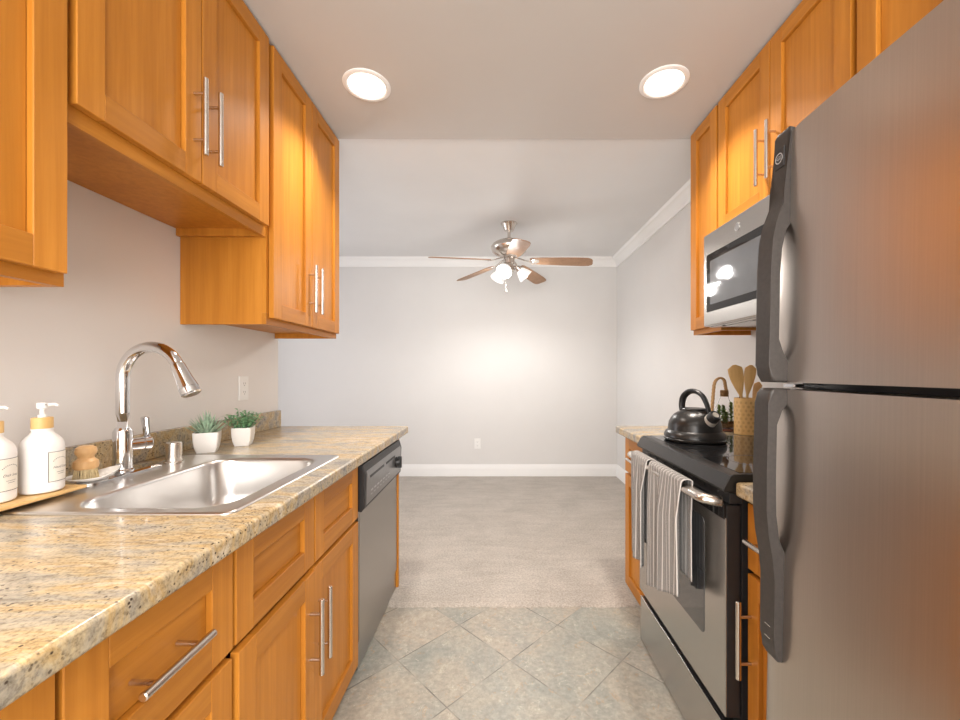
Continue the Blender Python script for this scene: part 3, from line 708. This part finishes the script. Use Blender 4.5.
# towels
tw = towel_mat()
def towel(y0, y1, zb_front, zb_back, label, seed, amp=.006, skew=0.0, drop=0.0):
    rnd = random.Random(seed); bm = NB(); uv = bm.loops.layers.uv.new('UVMap'); NU, NV = 40, 60
    zt = .874; xh = XF-.051; ph = [rnd.uniform(0, 6.3) for _ in range(4)]
    rows = []
    Lf = zt-zb_front; Lb = zt-zb_back; tot = Lf+.07+Lb
    for j in range(NV+1):
        l = tot*j/NV; row = []
        for i in range(NU+1):
            u = i/NU
            if l < Lf: dist = Lf-l; x = xh-.019; z = zt-dist; side = -1
            elif l < Lf+.07:
                a = (l-Lf)/.07*PI; x = xh-.019*math.cos(a); z = zt+.011*math.sin(a); dist = 0; side = 0
            else: dist = l-Lf-.07; x = xh+.019; z = zt-dist; side = 1
            k = min(1, dist/.12)
            wv = math.sin(u*11+ph[0])*.65+math.sin(u*21+ph[1]+dist*3)*.35
            sq = 1-.10*k*(1 if side <= 0 else .5)
            yy = (y0+y1)/2+(u-.5)*(y1-y0)*sq+skew*dist+wv*.004*k
            if side <= 0: x += -amp*(wv+.4)*k*1.6-.002
            else: x += -.004*wv*k-.004
            z2 = z-(drop*u*k*(dist/max(Lf, .01)) if side <= 0 else 0)
            row.append((bm.verts.new((x, yy, z2)), u*(y1-y0)/.16, l/.16))
        rows.append(row)
    for j in range(NV):
        for i in range(NU):
            q = (rows[j][i], rows[j][i+1], rows[j+1][i+1], rows[j+1][i])
            f = bm.faces.new([v[0] for v in q])
            for lp, v in zip(f.loops, q): lp[uv].uv = (v[1], v[2])
    o = tag(link('kitchen_towel', bm, tw, sharp=180), label, 'towel', 'striped towels on the oven handle')
    sm = o.modifiers.new('thickness', 'SOLIDIFY'); sm.thickness = .0035; sm.offset = 0
    return pivot(o, (xh, (y0+y1)/2, zt))
towel(1.545, 1.715, .46, .52, 'grey striped towel at the far end of the oven handle', 4, .008)
towel(1.255, 1.520, .51, .56, 'wider grey striped towel hanging at the middle of the oven handle', 9, .010, 0, .09)

# ------------------------------------------------------------------ microwave
t = thing('microwave', 'stainless over-the-range microwave with a dark window', 'microwave', (1.2, 1.57, 1.435))
Y0, Y1, XF, Z0, Z1 = 1.203, 1.937, 1.000, 1.437, 1.876
bm = NB(); box(bm, (XF+.03, Y0, Z0), (XR-.003, Y1, Z1), .002)
box(bm, (XF+.06, Y0+.08, Z0-.004), (XF+.16, Y0+.28, Z0+.002), .002); box(bm, (XF+.06, Y1-.28, Z0-.004), (XF+.16, Y1-.08, Z0+.002), .002)
link('housing', bm, stain_y, t)
for yy in (1.30, 1.84):
    bm = NB(); lathe(bm, [(.006, -.003), (.008, 0)], (XF+.045, yy, Z0), n=12); link('screw', bm, black_pl, t)
bm = NB(); box(bm, (XF, Y0+.19, Z0+.003), (XF+.032, Y1, Z1), .006, 3); md = link('door', bm, stain_y, t)
bm = NB(); L = rrect(Y0+.215, Y1-.03, Z0+.068, Z1-.10, .006, 0, 4); prism(bm, [(XF+.003, p.x, p.y) for p in L], (-.0045, 0, 0), .0008); link('window_frame', bm, black_gl, md)
bm = NB(); L = rrect(Y0+.255, Y1-.062, Z0+.10, Z1-.135, .006, 0, 4); prism(bm, [(XF+.002, p.x, p.y) for p in L], (-.0040, 0, 0), .0002); link('window', bm, mwmesh, md)
bm = NB(); tube(bm, smooth_path([(XF+.002, Y0+.205, Z0+.05), (XF-.03, Y0+.205, Z0+.07), (XF-.036, Y0+.205, Z0+.2), (XF-.03, Y0+.205, Z1-.06), (XF+.002, Y0+.205, Z1-.04)], 6), .010, 14); link('handle', bm, stain, md)
bm = NB(); box(bm, (XF, Y0, Z0+.003), (XF+.032, Y0+.187, Z1), .006, 3); cpn = link('control_panel', bm, stain_y, t)
bm = NB(); box(bm, (XF-.0015, Y0+.02, Z0+.04), (XF+.003, Y0+.17, Z1-.05), .0008)
link('keypad', bm, black_gl, cpn)
def roundel(parent, c, r, n, up, mring, mface):
    n = Vector(n); s = n.cross(Vector(up)).normalized(); u = s.cross(n)*-1
    bm = NB(); lathe(bm, [(r*.98, 0), (r*.98, .0012), (0, .0012)], c, n, 28, 0); lathe(bm, [(r*.86, .0012), (r*.86, .002), (r, .002), (r, 0)], c, n, 28, 1, False, False)
    tb = text_bm('GE', r*1.05, .25); c = Vector(c)
    sx = Vector(up).cross(n).normalized()
    merge(bm, tb, lambda p: c+n*.0016+sx*p.x+Vector(up)*p.y, 1)
    return link('emblem', bm, [mface, mring], parent)
silver_p = plain('polished_silver', (.75, .75, .76), .15, 1.0, .02)
satin_silver = plain('satin_silver', (.62, .58, .52), .4, .5, .02)
grey_face = plain('grey_enamel', (.32, .32, .33), .35, .5)
roundel(md, (XF-.0002, 1.665, Z1-.050), .017, (-1, 0, 0), (0, 0, 1), silver_p, grey_face)

# ------------------------------------------------------------------ refrigerator
FB = (XR-.02, .485, 0)
t = thing('refrigerator', 'stainless top-freezer refrigerator with dark handles at the right edge', 'refrigerator', FB)
FYn, FYf, FT = .105, .865, 1.690
plan = [(.66, .0), (.62, .0), (.603, .008), (.592, .020), (.583, .038), (.576, .070), (.571, .12), (.567, .22), (.565, .38)]
def door_bm(z0, z1):
    pts = [(x-.012, FYf-d) for x, d in plan]+[(x-.012, FYn+d) for x, d in plan[::-1]]
    bm = NB(); prism(bm, [(x, y, z0) for x, y in pts], (0, 0, z1-z0), .004, 3); return bm
ZG = 1.194
bm = NB(); box(bm, (.66, FYn+.004, .03), (XR-.02, FYf-.004, FT-.006), .004)
for yy in (FYn+.06, FYf-.06):
    lathe(bm, [(.02, -.016), (.02, .03)], (.70, yy, 0), n=14)
link('cabinet', bm, plain('grey_textured_steel', (.16, .155, .15), .45, .0, .1, 200), t)
bm = NB(); box(bm, (.652, FYn+.01, .10), (.664, FYf-.01, FT-.02)); link('door_gasket', bm, black_pl, t)
bm = NB(); box(bm, (.64, FYn+.01, .012), (.68, FYf-.01, .085), .003); link('toe_grille', bm, black_pl, t)
fd = link('freezer_door', door_bm(ZG+.007, FT), stain_f, t, sharp=50)
rd = link('fresh_food_door', door_bm(.10, ZG-.007), stain_f, t, sharp=50)
bm = NB(); box(bm, (.60, .80, ZG-.004), (.652, .84, ZG+.004), .001); rod(bm, (.585, .79, ZG), (.61, .80, ZG), .003); link('centre_hinge', bm, silver_p, t)
HY0, HY1 = .776, .818
def zz(y): return 1.222-(y-372)*.785/400
def poly(P): return [(xx, HY0, zz(y)) for xx, y in P]
D = .566
UP = [(D+.004, 129), (D-.006, 128), (D-.011, 133), (D-.012, 190), (D-.018, 205), (D-.030, 222), (D-.037, 240), (D-.040, 270), (D-.040, 366), (D-.038, 376), (D-.030, 383), (D+.004, 383), (D+.004, 366), (D-.008, 362), (D-.018, 354), (D-.022, 340), (D-.022, 275), (D-.019, 250), (D-.012, 232), (D-.003, 220), (D+.004, 215)]
LO = [(D+.004, 389), (D-.030, 389), (D-.038, 394), (D-.040, 404), (D-.041, 470), (D-.040, 510), (D-.035, 535), (D-.026, 560), (D-.022, 580), (D-.021, 640), (D-.018, 655), (D-.011, 661), (D+.004, 661), (D+.004, 566), (D-.004, 558), (D-.014, 540), (D-.021, 515), (D-.023, 480), (D-.023, 425), (D-.018, 410), (D-.008, 403), (D+.004, 401)]
bm = NB(); prism(bm, poly(UP), (0, HY1-HY0, 0), .005, 3); fh = link('handle', bm, grey_pl, fd, sharp=50)
bm = NB(); prism(bm, poly(LO), (0, HY1-HY0, 0), .005, 3); lh = link('handle', bm, grey_pl, rd, sharp=50)
bm = NB(); box(bm, (D-.0135, HY0+.008, zz(166)), (D-.0108, HY1-.008, zz(146)), .001)
cc = Vector((D-.0135, (HY0+HY1)/2, zz(156))); rr = .0105
lathe(bm, [(rr, 0), (rr, .0009), (rr*.82, .0009), (rr*.82, 0)], cc, (-1, 0, 0), 24, 1, False, False)
tb = text_bm('GE', rr*1.0, .25); merge(bm, tb, lambda p: cc+Vector((-.0008, -p.x, p.y)), 1)
link('badge', bm, [black_pl, silver_p], fh)
for y in (628, 640):
    bm = NB(); box(bm, (D-.0225, HY0+.010, zz(y)-.0008), (D-.0205, HY1-.016, zz(y)+.0008)); link('grip_mark', bm, silver_p, lh)
t.rotation_euler = (0, .018, 0)
t.location = (XR-.04, .485, -0.0135)

# ------------------------------------------------------------------ kettle, holder, terrarium
KX, KY, KZ = .832, 1.685, .9335
t = thing('tea_kettle', 'matte black whistling kettle on the glass cooktop', 'kettle', (KX, KY, KZ))
bm = NB(); lathe(bm, [(0, .001), (.108, 0), (.114, .002), (.119, .006), (.1205, .012), (.1175, .0155), (.117, .017), (.1195, .019), (.119, .026), (.115, .036), (.108, .043), (.1045, .046), (.1035, .050), (.103, .062), (.100, .078), (.092, .095), (.080, .110), (.064, .121), (.052, .126), (.049, .128), (0, .128)], (KX, KY, KZ), n=64)
link('body', bm, black_mt, t)
bm = NB(); lathe(bm, [(.047, .127), (.0475, .132), (.045, .136), (.042, .1365), (.040, .134), (.025, .136), (0, .137)], (KX, KY, KZ), n=48); link('lid', bm, black_mt, t)
sd = Vector((.22, -.97, 0)).normalized(); K = Vector((KX, KY, KZ)); hd2 = sd
hd2 = Vector((.40, -.92, 0)).normalized()
bm = NB(); hp2 = smooth_path([K-hd2*.060+Vector((0, 0, .116)), K-hd2*.064+Vector((0, 0, .145)), K-hd2*.056+Vector((0, 0, .180)), K-hd2*.030+Vector((0, 0, .203)), K+hd2*.003+Vector((0, 0, .207)), K+hd2*.036+Vector((0, 0, .192)), K+hd2*.056+Vector((0, 0, .162)), K+hd2*.066+Vector((0, 0, .135)), K+hd2*.072+Vector((0, 0, .108))], 5)
tube(bm, hp2, [.0125+.0035*math.sin(PI*i/(len(hp2)-1)) for i in range(len(hp2))], 16, flat=.62); link('handle', bm, black_pl, t)
sb = K+sd*.084+Vector((0, 0, .088)); su = (sd*.72+Vector((0, 0, .66))).normalized()
bm = NB(); lathe(bm, [(.027, -.012), (.0255, .004), (.0245, .014), (.0255, .0145), (.0255, .0185), (.0215, .019)], sb, su, 28); link('spout', bm, satin_silver, t)
bm = NB(); lathe(bm, [(.0222, .012), (.0235, .022), (.023, .042), (.019, .048), (.016, .046), (0, .046)], sb, su, 28); cp_ = link('spout_cap', bm, black_pl, t)
bm = NB(); lathe(bm, [(.0125, .0455), (.0125, .0485), (.004, .0485), (.004, .0475), (0, .0475)], sb, su, 20); link('whistle', bm, satin_silver, cp_)

UX, UY, UZ = 1.247, 2.0, .9122
t = thing('utensil_holder', 'round bamboo utensil holder with a punched dot pattern', 'holder', (UX, UY, UZ))
bm = NB(); lathe(bm, [(0, .0), (.053, 0), (.0545, .002), (.0545, .178), (.053, .180), (.049, .180), (.0485, .178), (.0485, .008), (0, .008)], (UX, UY, UZ), n=48)
hb = link('cup', bm, bamboo, t)
bm = NB()
for i in range(16):
    a = 2*PI*i/16
    for j in range(8):
        a2 = a+(PI/16 if j % 2 else 0); fn = cyl_map((UX, UY, UZ+.022+j*.0195), .0545, a2)
        ring = [bm.verts.new(fn(Vector((.0062*math.cos(q*PI/3), .0075*math.sin(q*PI/3), .0004)))) for q in range(6)]
        bm.faces.new(ring)
link('dot_pattern', bm, plain('darker_bamboo', (.56, .345, .125), .5), t)
def utensil(name, label, base, top, head_w, head_l, m, grp, facing, slot=False):
    base, top = Vector(base), Vector(top); d = (top-base).normalized(); L = (top-base).length
    f = Vector(facing); s = d.cross(f).normalized(); f = s.cross(d)
    bm = NB(); rings = []; N = 20
    for i in range(N+1):
        tt = i/N; l = L*tt
        hs = L-head_l
        if l < hs: hw, th = .006, .0045
        else:
            q = (l-hs)/head_l; hw = .006+(head_w-.006)*math.sin(min(1, q*1.25)*PI/2); th = .004
            if q > .85: hw *= math.sqrt(max(.02, 1-((q-.85)/.155)**2))
        p = base+d*l
        rings.append([p+s*hw*math.cos(2*PI*k/14)+f*th*math.sin(2*PI*k/14) for k in range(14)])
    loft(bm, rings, 0, True, True)
    o = tag(link(name, bm, m), label, 'utensil', grp); return pivot(o, base)
GU = 'wooden cooking utensils in the holder'
utensil('wooden_spatula', 'wide wooden spatula leaning left out of the utensil holder', (UX+.02, UY+.01, UZ+.012), (UX-.062, UY+.0, UZ+.345), .033, .16, bamboo, GU, (-.45, -.9, 0))
utensil('wooden_spoon', 'upright wooden spoon in the utensil holder, right of the spatula', (UX-.005, UY+.02, UZ+.012), (UX+.036, UY+.02, UZ+.345), .026, .15, bamboo, GU, (-.45, -.9, 0))
utensil('wooden_fork', 'thin dark brown utensil between the pale spatula and spoon', (UX+.005, UY+.038, UZ+.012), (UX-.006, UY+.045, UZ+.245), .010, .06, darkw, GU, (-.45, -.9, 0))
utensil('wooden_turner', 'reddish brown wooden utensil leaning right towards the refrigerator handle', (UX-.02, UY-.01, UZ+.012), (UX+.055, UY-.012, UZ+.26), .018, .09, beech, GU, (-.45, -.9, 0))

TX, TY, TZ = 1.205, 2.12, .9122
t = thing('glass_terrarium', 'teardrop glass terrarium with a rope loop and succulents behind the kettle', 'terrarium', (TX, TY, TZ))
bm = NB(); lathe(bm, [(0, 0), (.055, 0), (.062, .004), (.062, .010), (.055, .013), (0, .013)], (TX, TY, TZ), n=32); link('base', bm, darkw, t)
prof = [(0, .0145), (.030, .015), (.050, .022), (.061, .040), (.064, .060), (.058, .088), (.044, .118), (.030, .145), (.021, .170), (.018, .195), (.017, .21)]
bm = NB(); lathe(bm, prof+[(r-.0018 if r > 0 else 0, h+(.001 if r < .02 else 0)) for r, h in prof[::-1] if r > .0], (TX, TY, TZ), n=36, cap0=False, cap1=False); link('glass_bulb', bm, tglass, t, sharp=180)
bm = NB(); lathe(bm, [(0, .017), (.044, .020), (.055, .034), (.059, .042), (.03, .046), (0, .045)], (TX, TY, TZ), n=28)
rnd = random.Random(2)
for k in range(26):
    a = rnd.uniform(0, 6.3); rr_ = rnd.uniform(.005, .048); lathe(bm, [(0, -.005), (.005, -.002), (.006, .001), (.004, .005), (0, .006)], (TX+rr_*math.cos(a), TY+rr_*math.sin(a), TZ+.046), n=8)
link('pebbles', bm, soil_m, t)
bm = NB()
for (ox, oy, hh) in ((-.034, -.012, .085), (.024, -.02, .10), (.008, .022, .08), (-.008, -.03, .05)):
    for q in range(34):
        zq = .044+hh*q/34; a = q*2.4; el = math.radians(20+40*q/34)
        leaf(bm, (TX+ox, TY+oy, TZ+zq), (math.cos(a)*math.cos(el), math.sin(a)*math.cos(el), math.sin(el)), .034*(1-.45*q/34), .0068, .2, 3, .3)
link('succulents', bm, succ, t)
bm = NB()
rp = smooth_path([(-.074, -.012, .05), (-.072, -.014, .12), (-.066, -.012, .19), (-.056, -.010, .255), (-.030, -.008, .278), (-.006, -.006, .268), (.004, -.004, .230), (.012, -.002, .195)], 8)
rp = [Vector((TX, TY, TZ))+p for p in rp]
for st in range(3):
    q = []
    for i, p in enumerate(rp):
        a = i*.9+st*2*PI/3; q.append(p+Vector((math.cos(a)*.0045, math.sin(a)*.0045, 0)))
    tube(bm, q, .0048, 7)
for i in range(14): lathe(bm, [(.0175, .180+i*.0024), (.0215, .1812+i*.0024), (.0175, .1824+i*.0024)], (TX, TY, TZ), n=20, cap0=False, cap1=False)
link('rope_loop', bm, rope_m, t)

# ------------------------------------------------------------------ recessed lights
for (x, y), lb in zip(DL, ('round recessed ceiling light above the sink side, on the left', 'round recessed ceiling light above the range side, on the right')):
    zc_ = ZC-.012
    t = thing('recessed_light', lb, 'light', (x, y, zc_), 'recessed kitchen ceiling lights')
    bm = NB(); lathe(bm, [(.106, 0), (.106, -.003), (.101, -.007), (.088, -.008), (.083, -.004), (.083, 0)], (x, y, zc_), n=48, cap0=False, cap1=False); link('trim_ring', bm, white_trim, t)
    bm = NB(); lathe(bm, [(.083, -.001), (.083, -.0035), (0, -.0045)], (x, y, zc_), n=40); link('lens', bm, lens_m, t)

# ------------------------------------------------------------------ ceiling fan
FX_, FY_ = .107, 3.56
t = thing('ceiling_fan', 'brushed nickel ceiling fan with five brown blades and lit glass shades', 'fan', (FX_, FY_, ZC))
F = Vector((FX_, FY_, 0))
bm = NB(); lathe(bm, [(.074, ZC), (.074, ZC-.006), (.06, ZC-.02), (.045, ZC-.06), (.038, ZC-.068), (.016, ZC-.07)], F, n=40); link('canopy', bm, nickel, t)
bm = NB(); lathe(bm, [(.014, ZC-.068), (.014, ZC-.128), (.022, ZC-.13), (.024, ZC-.145), (.03, ZC-.15)], F, n=24); link('downrod', bm, nickel, t)
bm = NB(); lathe(bm, [(.03, 2.398), (.065, 2.394), (.11, 2.380), (.145, 2.358), (.160, 2.334), (.161, 2.318), (.150, 2.292), (.125, 2.270), (.09, 2.256), (.062, 2.25), (.045, 2.23)], F, n=56); link('motor_housing', bm, nickel, t)
bm = NB(); lathe(bm, [(.045, 2.235), (.05, 2.228), (.05, 2.19), (.042, 2.18), (.042, 2.15), (.05, 2.142), (.05, 2.125), (.03, 2.11), (.012, 2.10), (0, 2.098)], F, n=36); link('light_kit', bm, nickel, t)
ZBL = 2.196
for k in range(5):
    a = math.radians(276+72*k); ca, sa = math.cos(a), math.sin(a)
    rdir = Vector((ca, sa, 0)); tdir = Vector((-sa, ca, 0)); pit = math.radians(-13)
    wv = tdir*math.cos(pit)+Vector((0, 0, math.sin(pit))); nv = rdir.cross(wv)
    prof = [(.19, .040), (.21, .052), (.30, .060), (.50, .068), (.64, .070), (.69, .066), (.715, .052), (.725, .03)]
    bm = NB(); P = [(r_, w_) for r_, w_ in prof]+[(r_, -w_) for r_, w_ in prof[::-1]]
    prism(bm, [F+rdir*r_+wv*w_+Vector((0, 0, ZBL-.038*(r_-.2)/.5)) for r_, w_ in P], nv*.006, .0015, 2)
    bl_ = link('blade', bm, blade_w, t)
    bm = NB()
    ip = smooth_path([F+rdir*.05+Vector((0, 0, 2.235)), F+rdir*.10+Vector((0, 0, 2.222)), F+rdir*.15+Vector((0, 0, 2.202)), F+rdir*.20+Vector((0, 0, ZBL-.006))], 4)
    tube(bm, ip, .014, 12, flat=.35)
    prism(bm, [F+rdir*r_+wv*w_+Vector((0, 0, ZBL-.001))-nv*.004 for r_, w_ in ((.18, .012), (.20, .034), (.235, .040), (.27, .020), (.275, 0), (.27, -.020), (.235, -.040), (.20, -.034), (.18, -.012))], nv*.004, .001, 1)
    link('blade_iron', bm, nickel, t)
for k, az in enumerate((252, 12, 132)):
    a = math.radians(az); dd = Vector((math.cos(a), math.sin(a), 0)); p0 = F+Vector((0, 0, 2.155)); ax = (dd*.72+Vector((0, 0, -.69))).normalized()
    pe = F+dd*.075+Vector((0, 0, 2.155))
    bm = NB(); tube(bm, smooth_path([F+dd*.035+Vector((0, 0, 2.16)), F+dd*.058+Vector((0, 0, 2.165)), pe], 5), .009, 12)
    lathe(bm, [(.018, -.006), (.027, 0), (.027, .03), (.024, .034)], pe, ax, 24); sk = link('lamp_socket', bm, nickel, t)
    pr = [(.026, .028), (.036, .040), (.048, .06), (.058, .085), (.066, .110), (.068, .116)]
    bm = NB(); lathe(bm, pr+[(r_-.003, h_) for r_, h_ in pr[::-1]], pe, ax, 36, cap0=False, cap1=False); link('glass_shade', bm, shade_m, sk, sharp=180)
    bm = NB(); lathe(bm, [(.012, .034), (.016, .05), (.027, .075), (.030, .092), (.026, .108), (.014, .119), (0, .121)], pe, ax, 24); link('bulb', bm, bulb_m, sk)
    lp = bpy.data.lights.new('fan_bulb_lamp', 'POINT'); lp.energy = 2.6; lp.color = (1, .97, .93); lp.shadow_soft_size = .04
    lo = bpy.data.objects.new('fan_bulb_lamp', lp); lo.location = pe+ax*.145; C.objects.link(lo)
lp = bpy.data.lights.new('fan_bulb_lamp', 'SPOT'); lp.energy = 32; lp.spot_size = math.radians(176); lp.spot_blend = .6; lp.color = (1, .97, .93); lp.shadow_soft_size = .05
lo = bpy.data.objects.new('fan_bulb_lamp', lp); lo.location = F+Vector((0, 0, 1.95)); C.objects.link(lo)
bm = NB(); tube(bm, [F+Vector((-.03, -.03, 2.12)), F+Vector((-.03, -.03, 1.955))], .0012, 6); lathe(bm, [(0, 0), (.005, -.004), (.007, -.018), (.004, -.026), (0, -.028)], F+Vector((-.03, -.03, 1.955)), n=12); link('pull_chain', bm, nickel, t)
